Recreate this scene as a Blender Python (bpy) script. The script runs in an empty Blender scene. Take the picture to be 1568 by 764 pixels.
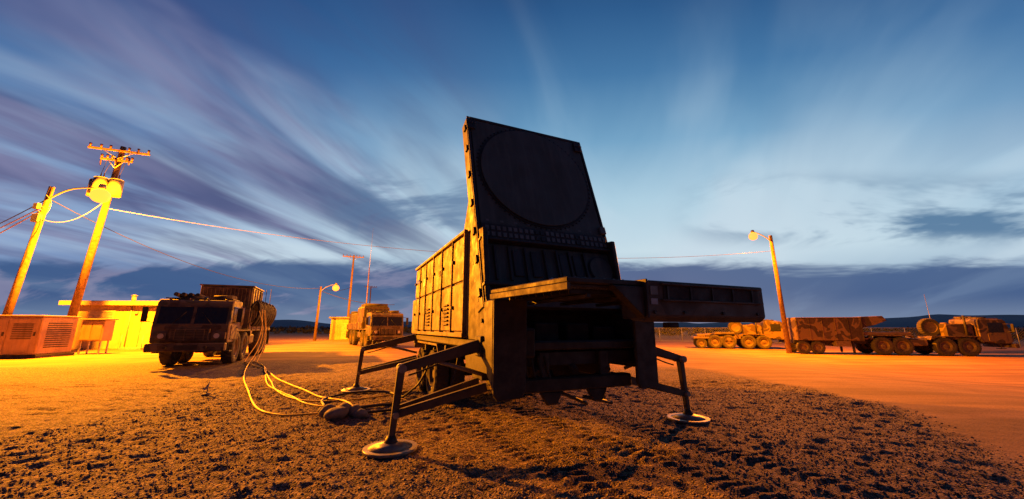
import bpy, bmesh, math, random
import numpy as np
from mathutils import Matrix, Vector, Euler
random.seed(7); rng=np.random.RandomState(5)
S=bpy.context.scene
S.view_settings.view_transform='Standard'; S.view_settings.look='None'; S.view_settings.exposure=0
COL=S.collection
rad=math.radians

# ------------------------------------------------------------------ materials
def newmat(name):
    m=bpy.data.materials.new(name); m.use_nodes=True
    nt=m.node_tree; b=nt.nodes['Principled BSDF']; return m,nt,b
def N(nt,t,**k):
    n=nt.nodes.new(t)
    for a,v in k.items(): setattr(n,a,v)
    return n
def ramp(nt,stops,interp='LINEAR'):
    r=N(nt,'ShaderNodeValToRGB'); cr=r.color_ramp; cr.interpolation=interp
    while len(cr.elements)<len(stops): cr.elements.new(.5)
    for e,(p,c) in zip(cr.elements,stops):
        e.position=p; e.color=(c[0],c[1],c[2],1) if hasattr(c,'__len__') else (c,c,c,1)
    return r
def simple(name,c1,c2=None,rough=.7,metal=0,scale=6,bump=.15,bscale=60,dirt=None):
    m,nt,b=newmat(name)
    c2=c2 or tuple(x*.6 for x in c1)
    tc=N(nt,'ShaderNodeTexCoord'); n=N(nt,'ShaderNodeTexNoise'); n.inputs['Scale'].default_value=scale; n.inputs['Detail'].default_value=7
    nt.links.new(tc.outputs['Object'],n.inputs['Vector'])
    r=ramp(nt,[(.3,c2),(.68,c1)]); nt.links.new(n.outputs['Fac'],r.inputs['Fac'])
    colout=r.outputs['Color']
    if dirt:
        mp=N(nt,'ShaderNodeMapping'); mp.inputs['Scale'].default_value=(9,9,1.1); nt.links.new(tc.outputs['Object'],mp.inputs['Vector'])
        d=N(nt,'ShaderNodeTexNoise'); d.inputs['Scale'].default_value=1.0; d.inputs['Detail'].default_value=9; d.inputs['Roughness'].default_value=.7; nt.links.new(mp.outputs[0],d.inputs['Vector'])
        dr=ramp(nt,[(.48,0),(.75,.8)]); nt.links.new(d.outputs['Fac'],dr.inputs['Fac'])
        mx=N(nt,'ShaderNodeMix',data_type='RGBA'); nt.links.new(dr.outputs['Color'],mx.inputs[0]); nt.links.new(colout,mx.inputs[6]); mx.inputs[7].default_value=(*dirt,1); colout=mx.outputs[2]
    nt.links.new(colout,b.inputs['Base Color'])
    rr=ramp(nt,[(.3,min(1,rough+.15)),(.7,max(.05,rough-.12))]); nt.links.new(n.outputs['Fac'],rr.inputs['Fac']); nt.links.new(rr.outputs['Color'],b.inputs['Roughness'])
    b.inputs['Metallic'].default_value=metal
    if bump:
        n2=N(nt,'ShaderNodeTexNoise'); n2.inputs['Scale'].default_value=bscale; n2.inputs['Detail'].default_value=4
        nt.links.new(tc.outputs['Object'],n2.inputs['Vector'])
        bp=N(nt,'ShaderNodeBump'); bp.inputs['Strength'].default_value=bump; bp.inputs['Distance'].default_value=.01
        nt.links.new(n2.outputs['Fac'],bp.inputs['Height']); nt.links.new(bp.outputs['Normal'],b.inputs['Normal'])
    return m
def camo(name,cols,scale=.9,rough=.62,thr=(.46,.56),seed=0,dust=.75):
    m,nt,b=newmat(name)
    tc=N(nt,'ShaderNodeTexCoord'); mp=N(nt,'ShaderNodeMapping'); mp.inputs['Location'].default_value=(seed,seed*.7,seed*1.3)
    nt.links.new(tc.outputs['Object'],mp.inputs['Vector'])
    n=N(nt,'ShaderNodeTexNoise'); n.inputs['Scale'].default_value=scale; n.inputs['Detail'].default_value=1.5; n.inputs['Distortion'].default_value=.6
    nt.links.new(mp.outputs['Vector'],n.inputs['Vector'])
    r=ramp(nt,[(0,cols[0]),(thr[0],cols[1]),(thr[1],cols[2])],'CONSTANT'); nt.links.new(n.outputs['Fac'],r.inputs['Fac'])
    d=N(nt,'ShaderNodeTexNoise'); d.inputs['Scale'].default_value=5; d.inputs['Detail'].default_value=8; d.inputs['Roughness'].default_value=.65
    nt.links.new(tc.outputs['Object'],d.inputs['Vector'])
    dr=ramp(nt,[(.42,0),(.72,dust)]); nt.links.new(d.outputs['Fac'],dr.inputs['Fac'])
    mx=N(nt,'ShaderNodeMix',data_type='RGBA'); nt.links.new(dr.outputs['Color'],mx.inputs[0]); nt.links.new(r.outputs['Color'],mx.inputs[6])
    avg=tuple(sum(c[i] for c in cols)/3*.9+(.03,.022,.015)[i] for i in range(3)); mx.inputs[7].default_value=(*avg,1)
    nt.links.new(mx.outputs[2],b.inputs['Base Color'])
    rr=ramp(nt,[(.35,rough+.2),(.65,rough-.08)]); nt.links.new(d.outputs['Fac'],rr.inputs['Fac']); nt.links.new(rr.outputs['Color'],b.inputs['Roughness'])
    n2=N(nt,'ShaderNodeTexNoise'); n2.inputs['Scale'].default_value=9; n2.inputs['Detail'].default_value=6
    nt.links.new(tc.outputs['Object'],n2.inputs['Vector'])
    bp=N(nt,'ShaderNodeBump'); bp.inputs['Strength'].default_value=.25; bp.inputs['Distance'].default_value=.012
    nt.links.new(n2.outputs['Fac'],bp.inputs['Height']); nt.links.new(bp.outputs['Normal'],b.inputs['Normal'])
    return m
M={}
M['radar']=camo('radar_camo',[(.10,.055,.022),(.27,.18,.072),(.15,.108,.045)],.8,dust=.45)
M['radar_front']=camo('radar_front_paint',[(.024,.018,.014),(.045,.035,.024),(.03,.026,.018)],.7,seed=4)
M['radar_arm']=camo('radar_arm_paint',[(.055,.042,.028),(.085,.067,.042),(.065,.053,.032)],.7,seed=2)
M['radar_dark']=simple('radar_dark_paint',(.032,.026,.02),(.017,.014,.012),.6)
M['array_side']=simple('array_side_paint',(.026,.018,.016),(.014,.011,.010),.6,dirt=(.042,.029,.023))
M['array']=simple('array_radome',(.08,.087,.068),(.052,.057,.045),.62,scale=1.6,bump=.05,dirt=(.125,.125,.105))
M['array2']=simple('array_frame',(.045,.038,.032),(.02,.018,.016),.55,scale=3,dirt=(.08,.066,.052))
M['array3']=simple('array_light',(.17,.17,.15),(.10,.10,.09),.55,scale=9)
M['truck']=camo('truck_camo',[(.055,.03,.016),(.125,.083,.043),(.058,.05,.026)],1.1,seed=3)
M['camo_tan']=camo('van_camo',[(.028,.018,.011),(.125,.08,.042),(.045,.028,.016)],1.2,seed=8,thr=(.45,.57),dust=.3)
M['tan']=simple('tan_paint',(.13,.088,.047),(.08,.052,.03),.6)
M['under']=simple('underbody',(.028,.024,.02),(.014,.012,.011),.75)
M['tyre']=simple('tyre_rubber',(.05,.04,.032),(.023,.02,.017),.88,bump=.4,bscale=40)
M['steel']=simple('bare_steel',(.30,.26,.21),(.16,.14,.12),.5,.4,dirt=(.12,.09,.06))
M['glass']=simple('dark_glass',(.02,.022,.025),(.012,.013,.015),.12,bump=0)
M['canvas']=simple('canvas',(.08,.063,.036),(.04,.032,.02),.9,bump=.8,bscale=14)
M['wood']=simple('pole_wood',(.22,.13,.06),(.10,.06,.032),.85,bump=.5,bscale=30,dirt=(.07,.045,.025))
M['grey']=simple('transformer_grey',(.3,.28,.23),(.2,.19,.16),.5)
M['ins']=simple('insulator',(.12,.06,.04),None,.3)
M['wire']=simple('wire_black',(.03,.028,.026),None,.6,bump=0)
M['wirel']=simple('wire_aluminium',(.4,.36,.3),None,.5,bump=0)
M['cable']=simple('cable_yellow',(.8,.55,.07),(.55,.37,.05),.6,bump=0)
M['wall']=simple('building_wall',(.42,.31,.15),(.34,.25,.12),.8,scale=2,dirt=(.25,.17,.08))
M['roof']=simple('building_roof',(.26,.20,.13),None,.8)
M['trim']=simple('building_trim',(.55,.42,.22),None,.6)
M['gen']=simple('cabinet_paint',(.34,.23,.115),(.26,.17,.09),.55,scale=2,dirt=(.18,.11,.06))
M['rock']=simple('rock',(.24,.20,.15),(.12,.10,.08),.85,scale=9,bump=.6,bscale=25)
M['galv']=simple('galvanised',(.36,.35,.33),(.25,.25,.24),.45,.5)
M['hex']=simple('pale_patch',(.38,.4,.42),(.25,.27,.28),.5)
M['lens']=simple('headlamp_lens',(.6,.5,.38),None,.15,bump=0)
def emis(name,c,s):
    m,nt,b=newmat(name); b.inputs['Emission Color'].default_value=(*c,1); b.inputs['Emission Strength'].default_value=s; b.inputs['Base Color'].default_value=(.05,.03,.01,1); return m
M['lampY']=emis('sodium_lamp',(1,.20,.018),4.2)
M['lampW']=emis('sodium_lamp_pale',(1,.19,.035),3.6)

# ------------------------------------------------------------------ helpers
def root(name,loc=(0,0,0),rz=0):
    o=bpy.data.objects.new(name,None); o.location=loc; o.rotation_euler=(0,0,rz); o.empty_display_size=.2; COL.objects.link(o); return o
def link(name,me,par=None,mat=None,M4=None,smooth=False):
    o=bpy.data.objects.new(name,me); COL.objects.link(o)
    if mat: me.materials.append(mat)
    if par: o.parent=par
    if M4 is not None: o.matrix_local=M4
    if smooth:
        for p in me.polygons: p.use_smooth=True
    return o
def box(par,name,lo,hi,mat,bev=.01,M4=None):
    bm=bmesh.new(); bmesh.ops.create_cube(bm,size=1)
    c=[(a+b)/2 for a,b in zip(lo,hi)]; s=[abs(b-a) for a,b in zip(lo,hi)]
    for v in bm.verts: v.co=Vector([v.co[i]*s[i]+c[i] for i in range(3)])
    bev=min(bev,min(s)*.3)
    if bev>0: bmesh.ops.bevel(bm,geom=bm.edges[:],offset=bev,segments=1,affect='EDGES')
    me=bpy.data.meshes.new(name); bm.to_mesh(me); bm.free()
    return link(name,me,par,mat,M4)
def prism(par,name,prof,a,b,mat,axis='y',bev=.015,M4=None):
    f={'y':lambda p,t:(p[0],t,p[1]),'x':lambda p,t:(t,p[0],p[1]),'z':lambda p,t:(p[0],p[1],t)}[axis]
    bm=bmesh.new(); A=[bm.verts.new(f(p,a)) for p in prof]; B=[bm.verts.new(f(p,b)) for p in prof]
    bm.faces.new(A); bm.faces.new(B[::-1]); n=len(prof)
    for i in range(n): bm.faces.new([A[i],B[i],B[(i+1)%n],A[(i+1)%n]])
    bmesh.ops.recalc_face_normals(bm,faces=bm.faces[:])
    if bev: bmesh.ops.bevel(bm,geom=bm.edges[:],offset=bev,segments=1,affect='EDGES')
    me=bpy.data.meshes.new(name); bm.to_mesh(me); bm.free(); return link(name,me,par,mat,M4)
def tube(par,name,p0,p1,r0,mat,r1=None,seg=12,M4=None,square=False):
    r1=r0 if r1 is None else r1
    p0=Vector(p0);p1=Vector(p1); d=p1-p0; q=d.to_track_quat('Z','Y').to_matrix().to_4x4()
    bm=bmesh.new(); k=4 if square else seg
    bmesh.ops.create_cone(bm,cap_ends=True,segments=k,radius1=r0*(1.414 if square else 1),radius2=r1*(1.414 if square else 1),depth=d.length)
    T=Matrix.Translation((p0+p1)/2)@q@(Matrix.Rotation(rad(45),4,'Z') if square else Matrix())
    bmesh.ops.transform(bm,matrix=T,verts=bm.verts[:])
    if square: bmesh.ops.bevel(bm,geom=bm.edges[:],offset=min(r0,r1)*.2,segments=1,affect='EDGES')
    me=bpy.data.meshes.new(name); bm.to_mesh(me); bm.free()
    if not square:
        for p in me.polygons:
            if len(p.vertices)==4: p.use_smooth=True
    return link(name,me,par,mat,M4)
def beam(par,name,p0,p1,w,h,mat,w1=None,h1=None):
    w1=w1 or w; h1=h1 or h
    p0=Vector(p0);p1=Vector(p1); d=(p1-p0).normalized(); side=d.cross(Vector((0,0,1)))
    if side.length<.05: side=Vector((0,1,0))
    side.normalize(); up=side.cross(d)
    bm=bmesh.new(); vs=[]
    for p,ww,hh in((p0,w,h),(p1,w1,h1)):
        vs.append([bm.verts.new(p+side*sx*ww/2+up*sz*hh/2) for sx,sz in((-1,-1),(1,-1),(1,1),(-1,1))])
    bm.faces.new(vs[0]); bm.faces.new(vs[1][::-1])
    for i in range(4): bm.faces.new([vs[0][i],vs[1][i],vs[1][(i+1)%4],vs[0][(i+1)%4]])
    bmesh.ops.recalc_face_normals(bm,faces=bm.faces[:])
    bmesh.ops.bevel(bm,geom=bm.edges[:],offset=min(w,h,w1,h1)*.15,segments=2,affect='EDGES')
    me=bpy.data.meshes.new(name); bm.to_mesh(me); bm.free(); return link(name,me,par,mat)
def curve(par,name,pts,r,mat,nurbs=True):
    c=bpy.data.curves.new(name,'CURVE'); c.dimensions='3D'; c.bevel_depth=r; c.bevel_resolution=2
    s=c.splines.new('NURBS' if nurbs else 'POLY'); s.points.add(len(pts)-1)
    for p,q in zip(s.points,pts): p.co=(*q,1)
    if nurbs: s.use_endpoint_u=True; s.order_u=3; s.resolution_u=8
    c.materials.append(mat); o=bpy.data.objects.new(name,c); COL.objects.link(o)
    if par: o.parent=par
    return o
def wire(par,name,a,b,sag,r,mat,n=24):
    a=Vector(a);b=Vector(b); pts=[]
    for i in range(n+1):
        t=i/n; p=a.lerp(b,t); p.z-=sag*4*t*(1-t); pts.append(tuple(p))
    return curve(par,name,pts,r,mat,False)
def mesh_np(name,V,F,mat,par=None,smooth=False):
    me=bpy.data.meshes.new(name); V=np.asarray(V,dtype=np.float32); F=np.asarray(F,dtype=np.int32); k=F.shape[1]
    me.vertices.add(len(V)); me.vertices.foreach_set('co',V.ravel())
    me.loops.add(F.size); me.loops.foreach_set('vertex_index',F.ravel())
    me.polygons.add(len(F)); me.polygons.foreach_set('loop_start',np.arange(len(F),dtype=np.int32)*k)
    me.polygons.foreach_set('loop_total',np.full(len(F),k,dtype=np.int32))
    me.update(calc_edges=True); me.validate()
    if smooth: me.polygons.foreach_set('use_smooth',np.ones(len(F),dtype=bool))
    return link(name,me,par,mat)

# ------------------------------------------------------------------ noise
TAB=rng.rand(512,512)
def vn(x,y,lam,off=0):
    x=x/lam+off*17.3; y=y/lam+off*9.1
    xi=np.floor(x).astype(int); yi=np.floor(y).astype(int); fx=x-xi; fy=y-yi
    fx=fx*fx*(3-2*fx); fy=fy*fy*(3-2*fy)
    g=lambda a,b:TAB[a%512,b%512]
    return (g(xi,yi)*(1-fx)+g(xi+1,yi)*fx)*(1-fy)+(g(xi,yi+1)*(1-fx)+g(xi+1,yi+1)*fx)*fy
def sst(a,b,x):
    t=np.clip((x-a)/(b-a),0,1); return t*t*(3-2*t)
def G(x,y):
    return -.5*sst(9,19,np.asarray(x,dtype=float))
def gz(x,y): return float(G(x,y))
def gravel_mask(x,y):
    bx=np.interp(y,[-10,2,4.4,5.3,6.8,9.7,15,20],[3.5,4.6,5.5,6.2,7.0,7.6,7.2,5])
    n=(vn(x,y,1.1,1)-.5)*.7+(vn(x,y,.3,2)-.5)*.4
    m1=1-sst(-.35,.35,x-bx+n*.7)
    by=np.interp(x,[-60,-20,-10,-3,8],[14,15,19,16,14.5])
    m2=1-sst(-1,1,y-by+n*2)
    return m1*m2
def micro(x,y,m):
    c,s=math.cos(.6),math.sin(.6); u=x*c+y*s; v=-x*s+y*c
    c,s=math.cos(1.3),math.sin(1.3); u2=x*c+y*s; v2=-x*s+y*c
    n1=vn(u,v,.20,3)-.5; n2=vn(u2,v2,.095,4)-.5; n3=vn(x,y,.05,5)-.5; n4=vn(u2,v2,.9,6)-.5
    d=vn(u2+.05*n2,v2*.7,.13,7); dent=-np.clip(d-.58,0,1)*.085
    a=rad(24); lx=(x-.715)*math.cos(a)+(y-5.885)*math.sin(a); ly=-(x-.715)*math.sin(a)+(y-5.885)*math.cos(a)
    rut=np.zeros_like(x)
    for c in(-.95,.25,1.15):
        w=np.exp(-((lx-c+.12*ly)/.22)**4); rut+=w*(.014*np.sign(np.sin(ly*2*math.pi/.17+np.abs(lx-c+.12*ly)*14))-.018)
    rut=np.where(ly<4,rut,0)
    patch=.65+.7*vn(x,y,1.6,8)
    g=(.024*n1+.024*n2+.016*n3)*patch+.04*n4+dent*patch
    return m*(g*(1-.7*np.clip(-rut*50,0,1))+rut)+(1-m)*(.02*n4+.006*n1+.004*n2)

# ------------------------------------------------------------------ ground
def axis(lo,hi,st,lim0,lim1,gr=1.09):
    c=list(np.arange(lo,hi,st)); a=[];s=st;x=c[-1]
    while x<lim1: s*=gr; x+=s; a.append(x)
    b=[];s=st;x=lo
    while x>lim0: s*=gr; x-=s; b.append(x)
    return np.array(b[::-1]+c+a)
xs=axis(-7.5,8.0,.03,-6000,6000); ys=axis(2.8,11,.03,-3000,6000)
X,Y=np.meshgrid(xs,ys); mk=gravel_mask(X,Y); dens=1-sst(14,40,np.hypot(X,Y))
Z=G(X,Y)+micro(X,Y,mk)*dens
V=np.stack([X.ravel(),Y.ravel(),Z.ravel()],1); nx=len(xs);ny=len(ys)
I=np.arange(nx*ny).reshape(ny,nx); F=np.stack([I[:-1,:-1].ravel(),I[:-1,1:].ravel(),I[1:,1:].ravel(),I[1:,:-1].ravel()],1)
gm,nt,b=newmat('desert_ground')
at=N(nt,'ShaderNodeAttribute',attribute_name='gravel'); tc=N(nt,'ShaderNodeTexCoord')
def tn(scale,det=6,dist=0,out='Fac',vec=None):
    n=N(nt,'ShaderNodeTexNoise'); n.inputs['Scale'].default_value=scale; n.inputs['Detail'].default_value=det; n.inputs['Distortion'].default_value=dist
    nt.links.new(vec or tc.outputs['Object'],n.inputs['Vector']); return n.outputs[out]
vo=N(nt,'ShaderNodeTexVoronoi'); vo.inputs['Scale'].default_value=42; nt.links.new(tc.outputs['Object'],vo.inputs['Vector'])
bw=N(nt,'ShaderNodeRGBToBW'); nt.links.new(vo.outputs['Color'],bw.inputs[0])
g1=ramp(nt,[(.15,(.042,.032,.028)),(.5,(.108,.078,.062)),(.85,(.27,.195,.155))]); nt.links.new(bw.outputs[0],g1.inputs['Fac'])
d1=ramp(nt,[(.3,(.22,.115,.055)),(.55,(.29,.16,.08)),(.75,(.35,.205,.11))]); nt.links.new(tn(.5,7,.4),d1.inputs['Fac'])
d2=ramp(nt,[(.35,.72),(.65,1.1)]); nt.links.new(tn(28,4),d2.inputs['Fac'])
mp=N(nt,'ShaderNodeMapping'); mp.inputs['Rotation'].default_value=(0,0,rad(38)); mp.inputs['Scale'].default_value=(.09,1.6,1); nt.links.new(tc.outputs['Object'],mp.inputs['Vector'])
d3=ramp(nt,[(.4,.70),(.6,1.08)]); nt.links.new(tn(1,5,.2,vec=mp.outputs[0]),d3.inputs['Fac'])
mm=N(nt,'ShaderNodeMix',data_type='RGBA',blend_type='MULTIPLY'); mm.inputs[0].default_value=1
nt.links.new(d1.outputs['Color'],mm.inputs[6]); nt.links.new(d2.outputs['Color'],mm.inputs[7])
mm2=N(nt,'ShaderNodeMix',data_type='RGBA',blend_type='MULTIPLY'); mm2.inputs[0].default_value=1
nt.links.new(mm.outputs[2],mm2.inputs[6]); nt.links.new(d3.outputs['Color'],mm2.inputs[7])
mx=N(nt,'ShaderNodeMix',data_type='RGBA'); nt.links.new(at.outputs['Fac'],mx.inputs[0]); nt.links.new(mm2.outputs[2],mx.inputs[6]); nt.links.new(g1.outputs['Color'],mx.inputs[7])
nt.links.new(mx.outputs[2],b.inputs['Base Color']); b.inputs['Roughness'].default_value=.92; b.inputs['Specular IOR Level'].default_value=.2
bp=N(nt,'ShaderNodeBump'); bp.inputs['Distance'].default_value=.014
s1=N(nt,'ShaderNodeMath',operation='MULTIPLY_ADD'); nt.links.new(at.outputs['Fac'],s1.inputs[0]); s1.inputs[1].default_value=.65; s1.inputs[2].default_value=.3
nt.links.new(s1.outputs[0],bp.inputs['Strength'])
ad=N(nt,'ShaderNodeMath',operation='SUBTRACT'); nt.links.new(tn(60,2),ad.inputs[0]); nt.links.new(vo.outputs['Distance'],ad.inputs[1]); nt.links.new(ad.outputs[0],bp.inputs['Height'])
nt.links.new(bp.outputs['Normal'],b.inputs['Normal'])
ground=mesh_np('ground',V,F,gm,smooth=True)
ga=ground.data.attributes.new('gravel','FLOAT','POINT'); ga.data.foreach_set('value',mk.ravel().astype(np.float32))

n=46000
px=rng.uniform(-7,8,n); py=2.8+(rng.rand(n)**1.5)*8.5; keep=gravel_mask(px,py)>rng.rand(n)*.9+.05; px=px[keep];py=py[keep]; n=len(px)
pz=G(px,py)+micro(px,py,gravel_mask(px,py))
sz=.006+.013*rng.rand(n)**2.2
oct_=np.array([(1,0,0),(0,1,0),(-1,0,0),(0,-1,0),(0,0,1),(0,0,-1)],float); of=np.array([(0,1,4),(1,2,4),(2,3,4),(3,0,4),(1,0,5),(2,1,5),(3,2,5),(0,3,5)])
an=rng.rand(n)*6.28; P=oct_[None]*(1+.5*(rng.rand(n,6,1)-.5)); P=P*np.stack([sz*rng.uniform(.8,1.5,n),sz,sz*rng.uniform(.5,.9,n)],1)[:,None]
ca,sa=np.cos(an)[:,None],np.sin(an)[:,None]; P=np.stack([P[...,0]*ca-P[...,1]*sa,P[...,0]*sa+P[...,1]*ca,P[...,2]],2)
P+=np.stack([px,py,pz+sz*.25],1)[:,None]
mesh_np('gravel',P.reshape(-1,3),(of[None]+6*np.arange(n)[:,None,None]).reshape(-1,3),simple('gravel_stone',(.29,.21,.165),(.10,.072,.056),.85,scale=25,bump=0))

# ------------------------------------------------------------------ wheel mesh
def lathe(name,prof,seg=32,tread=None):
    V=[];F=[];mats=[]
    for i in range(seg):
        a=2*math.pi*i/seg
        for j,(r,y,m) in enumerate(prof):
            rr=r*(1-.035*(i%2)) if (tread and j in tread) else r
            V.append((rr*math.cos(a),y,rr*math.sin(a)))
    k=len(prof)
    for i in range(seg):
        for j in range(k-1):
            i2=(i+1)%seg; F.append((i*k+j,i*k+j+1,i2*k+j+1,i2*k+j)); mats.append(prof[j+1][2])
    me=bpy.data.meshes.new(name); me.from_pydata(V,[],F); me.update()
    for p,m in zip(me.polygons,mats): p.material_index=m
    bm=bmesh.new(); bm.from_mesh(me); bmesh.ops.recalc_face_normals(bm,faces=bm.faces[:]); bm.to_mesh(me); bm.free()
    return me
def wheelmesh(name,r,w,hub):
    h=w/2
    pr=[(.001,h*.55,1),(r*.16,h*.55,1),(r*.2,h*.35,1),(r*.42,h*.2,1),(r*.5,h*.75,1),(r*.56,h*.86,1),(r*.58,h*.8,0),(r*.72,h*1.0,0),(r*.9,h*.98,0),(r*.98,h*.8,0),(r,h*.4,0),(r*.985,0,0),(r,-h*.4,0),(r*.98,-h*.8,0),(r*.9,-h*.98,0),(r*.6,-h*.9,0),(r*.5,-h*.7,1),(.001,-h*.5,1)]
    me=lathe(name,pr,48,tread=(8,9,10,12,13)); me.materials.append(M['tyre']); me.materials.append(hub); return me
WH=wheelmesh('wheel',.67,.42,M['truck']); WH2=wheelmesh('trailer_wheel',.52,.30,M['radar_arm']); WH3=wheelmesh('van_wheel',.5,.28,M['tan']); WHT=wheelmesh('tan_wheel',.67,.42,M['tan'])
def wheel(par,me,x,y,z,flip=False,axis='y',nm='wheel'):
    o=bpy.data.objects.new(nm,me); COL.objects.link(o); o.parent=par; o.location=(x,y,z)
    rz=math.pi if flip else 0
    if axis=='x': rz+=math.pi/2
    o.rotation_euler=(0,random.random()*.1,rz); return o

# ------------------------------------------------------------------ RADAR TRAILER
R=root('radar_trailer',(.715,5.885,0),rad(24))
rd=M['radar'];dk=M['under'];rk=M['radar_dark'];rf=M['radar_front']
for s in(-1,1): box(R,'chassis_rail',(s*.5-.08,-.45,.82),(s*.5+.08,7.4,1.18),rk,.015)
for y in(-.35,.8,2.2,4.1,5.6): box(R,'cross_member',(-1.2,y,.98),(1.2,y+.12,1.17),rk)
box(R,'deck',(-1.27,-.5,1.2),(1.27,5.6,1.32),rk,.02)
for y in(3.35,4.62):
    tube(R,'axle',(-1.0,y,.52),(1.0,y,.52),.07,dk)
    for s in(-1,1):
        # hub face of the lathe is +y; rotate so that it points outboard
        wheel(R,WH2,s*1.08,y,.52,flip=s>0,axis='x')
        wheel(R,WH2,s*.74,y,.52,flip=s>0,axis='x')
        box(R,'leaf_spring',(s*.5-.05,y-.55,.62),(s*.5+.05,y+.55,.72),dk)
for s in(-1,1):
    prism(R,'mudguard',[(2.6,1.0),(2.75,1.14),(5.2,1.14),(5.35,1.0),(5.35,1.04),(5.2,1.18),(2.75,1.18),(2.6,1.04)],s*.86,s*1.26,rd,'x',bev=.003)
box(R,'shelter',(-1.25,.72,1.34),(1.25,5.45,3.12),rd,.03)
box(R,'shelter_roof_unit',(-1.0,1.9,3.13),(1.0,4.9,3.2),rd,.02)
for s in(-1,1):
    x0=s*1.252
    def pl(nm,y0,y1,z0,z1,t=.025,mat=rd,bv=.008): box(R,nm,(x0,y0,z0),(x0+s*t,y1,z1),mat,bv)
    ye=[.78,1.55,2.35,3.15,3.95,4.7,5.4]
    for i in range(6):
        pl('access_door_upper',ye[i]+.03,ye[i+1]-.03,2.28,3.03,.035)
        pl('access_door_lower',ye[i]+.03,ye[i+1]-.03,1.45,2.24,.035)
        for z in(1.6,2.1,2.42,2.9):
            box(R,'hinge',(x0+s*.035,ye[i]+.01,z-.05),(x0+s*.06,ye[i]+.06,z+.05),rk,.004)
        for z in(1.85,2.66):
            box(R,'latch',(x0+s*.035,ye[i+1]-.13,z-.03),(x0+s*.075,ye[i+1]-.06,z+.03),dk,.004)
        pl('rib',ye[i]-.02,ye[i]+.015,1.36,3.1,.06,rd)
        box(R,'door_gap',(x0+s*.001,ye[i]+.02,2.245),(x0+s*.008,ye[i+1]-.02,2.275),dk,0)
    pl('roof_rail',.75,5.42,3.06,3.12,.07); pl('sill_rail',.75,5.42,1.35,1.42,.07)
    for y in(1.75,3.4):
        for k in range(6): box(R,'vent_louvre',(x0+s*.035,y,1.55+k*.07),(x0+s*.065,y+.35,1.58+k*.07),dk,.004)
    box(R,'sign_plate',(x0+s*.037,4.05,2.5),(x0+s*.045,4.3,2.68),M['grey'],0)
    box(R,'data_plate',(x0+s*.037,2.5,2.55),(x0+s*.045,2.62,2.66),M['under'],0)
    for k in range(7): tube(R,'ladder_rung',(x0+s*.09,2.42,1.45+k*.25),(x0+s*.09,2.74,1.45+k*.25),.012,rk) if s>0 else None
    box(R,'window_slot',(x0+s*.037,4.85,2.65),(x0+s*.047,5.2,2.75),M['glass'],0)
box(R,'bay_back',(-1.15,.25,.75),(1.15,.7,1.9),dk)
for x in(-.75,-.25,.3,.8):
    box(R,'equipment_case',(x-.2,-.1,.95+.05*abs(x)),(x+.2,.24,1.6-.1*abs(x)),dk,.02)
box(R,'junction_box',(-1.08,-.62,1.12),(-.72,-.35,1.5),rk,.02)
box(R,'junction_box_lid',(-1.05,-.645,1.15),(-.75,-.622,1.47),dk,.01)
for k in range(5): curve(R,'hose',[(-.9+.1*k,-.45,1.12),(-.92+.12*k,-.5,.85-.03*k),(-.7+.15*k,-.2,.72),(-.5+.12*k,.3,.85)],.018,dk)
for x in(-.6,0,.55):
    tube(R,'hydraulic_ram',(x,-.45,.9),(x+.1,.3,1.3),.05,rk)
box(R,'lower_bumper',(-.95,-.5,.66),(.95,-.3,.84),dk,.02)
for x in(-.4,.35): prism(R,'tow_eye_bracket',[(x-.18,.66),(x+.18,.66),(x+.1,.5),(x-.06,.48)],-.46,-.4,dk,'y')
tube(R,'jack_stand_left',(-.3,-.2,.5),(-.3,-.2,.9),.06,dk); tube(R,'jack_stand_right',(.6,-.2,.45),(.6,-.2,.9),.06,dk)
tube(R,'step_brace',(.15,-.4,.55),(.75,-.25,.4),.025,rk); tube(R,'step_brace',(-.2,-.4,.62),(.3,-.25,.42),.025,rk)
for s in(-1,1):
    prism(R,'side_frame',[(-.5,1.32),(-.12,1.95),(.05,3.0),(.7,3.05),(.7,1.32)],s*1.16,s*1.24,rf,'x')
    for k in range(4): tube(R,'frame_bolt',(s*1.24,.0+.15*k,1.6+.3*k),(s*1.265,.0+.15*k,1.6+.3*k),.03,rk)
    box(R,'side_frame_lower',(s*1.18,-.5,.9),(s*1.26,.7,1.2),rk)
    tube(R,'elevation_ram',(s*1.0,.9,1.5),(s*.95,.75,4.0),.05,rk)
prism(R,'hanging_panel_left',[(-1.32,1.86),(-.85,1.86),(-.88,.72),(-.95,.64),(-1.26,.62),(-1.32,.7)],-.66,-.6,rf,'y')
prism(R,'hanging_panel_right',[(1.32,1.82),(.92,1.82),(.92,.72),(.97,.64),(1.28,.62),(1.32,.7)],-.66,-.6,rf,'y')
for s in(-1,1):
    prism(R,'side_skirt',[(-.58,1.86),(-.25,1.86),(-.25,1.5),(-.38,.9),(-.58,.75)],s*1.27,s*1.31,rk,'x')
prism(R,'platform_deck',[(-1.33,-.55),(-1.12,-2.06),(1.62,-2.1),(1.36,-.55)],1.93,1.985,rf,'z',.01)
prism(R,'platform_underside',[(-1.24,-.7),(-1.05,-1.98),(-.2,-1.98),(1.3,-1.6),(1.3,-.7)],1.90,1.927,M['array2'],'z',.004)
prism(R,'platform_edge_left',[(-1.34,-.55),(-1.13,-2.07),(-1.09,-2.07),(-1.30,-.55)],1.86,1.928,M['radar_arm'],'z',.004)
for k in range(9):
    y=-.75-k*.14; box(R,'platform_rib',(-1.15+.02*k,y-.015,1.84),(1.25,y+.015,1.898),rk,.004)
for x in(-.8,-.3,.3,.8): box(R,'platform_stringer',(x-.025,-1.95,1.80),(x+.025,-.6,1.838),rk,.004)
for i in range(26):
    for j in range(7):
        xx=-1.0+i*.035+ (j%2)*.017
        if xx<-.15: box(R,'tread_stud',(xx,-1.95+j*.035,1.889),(xx+.018,-1.935+j*.035,1.8995),M['array3'],0)
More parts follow.
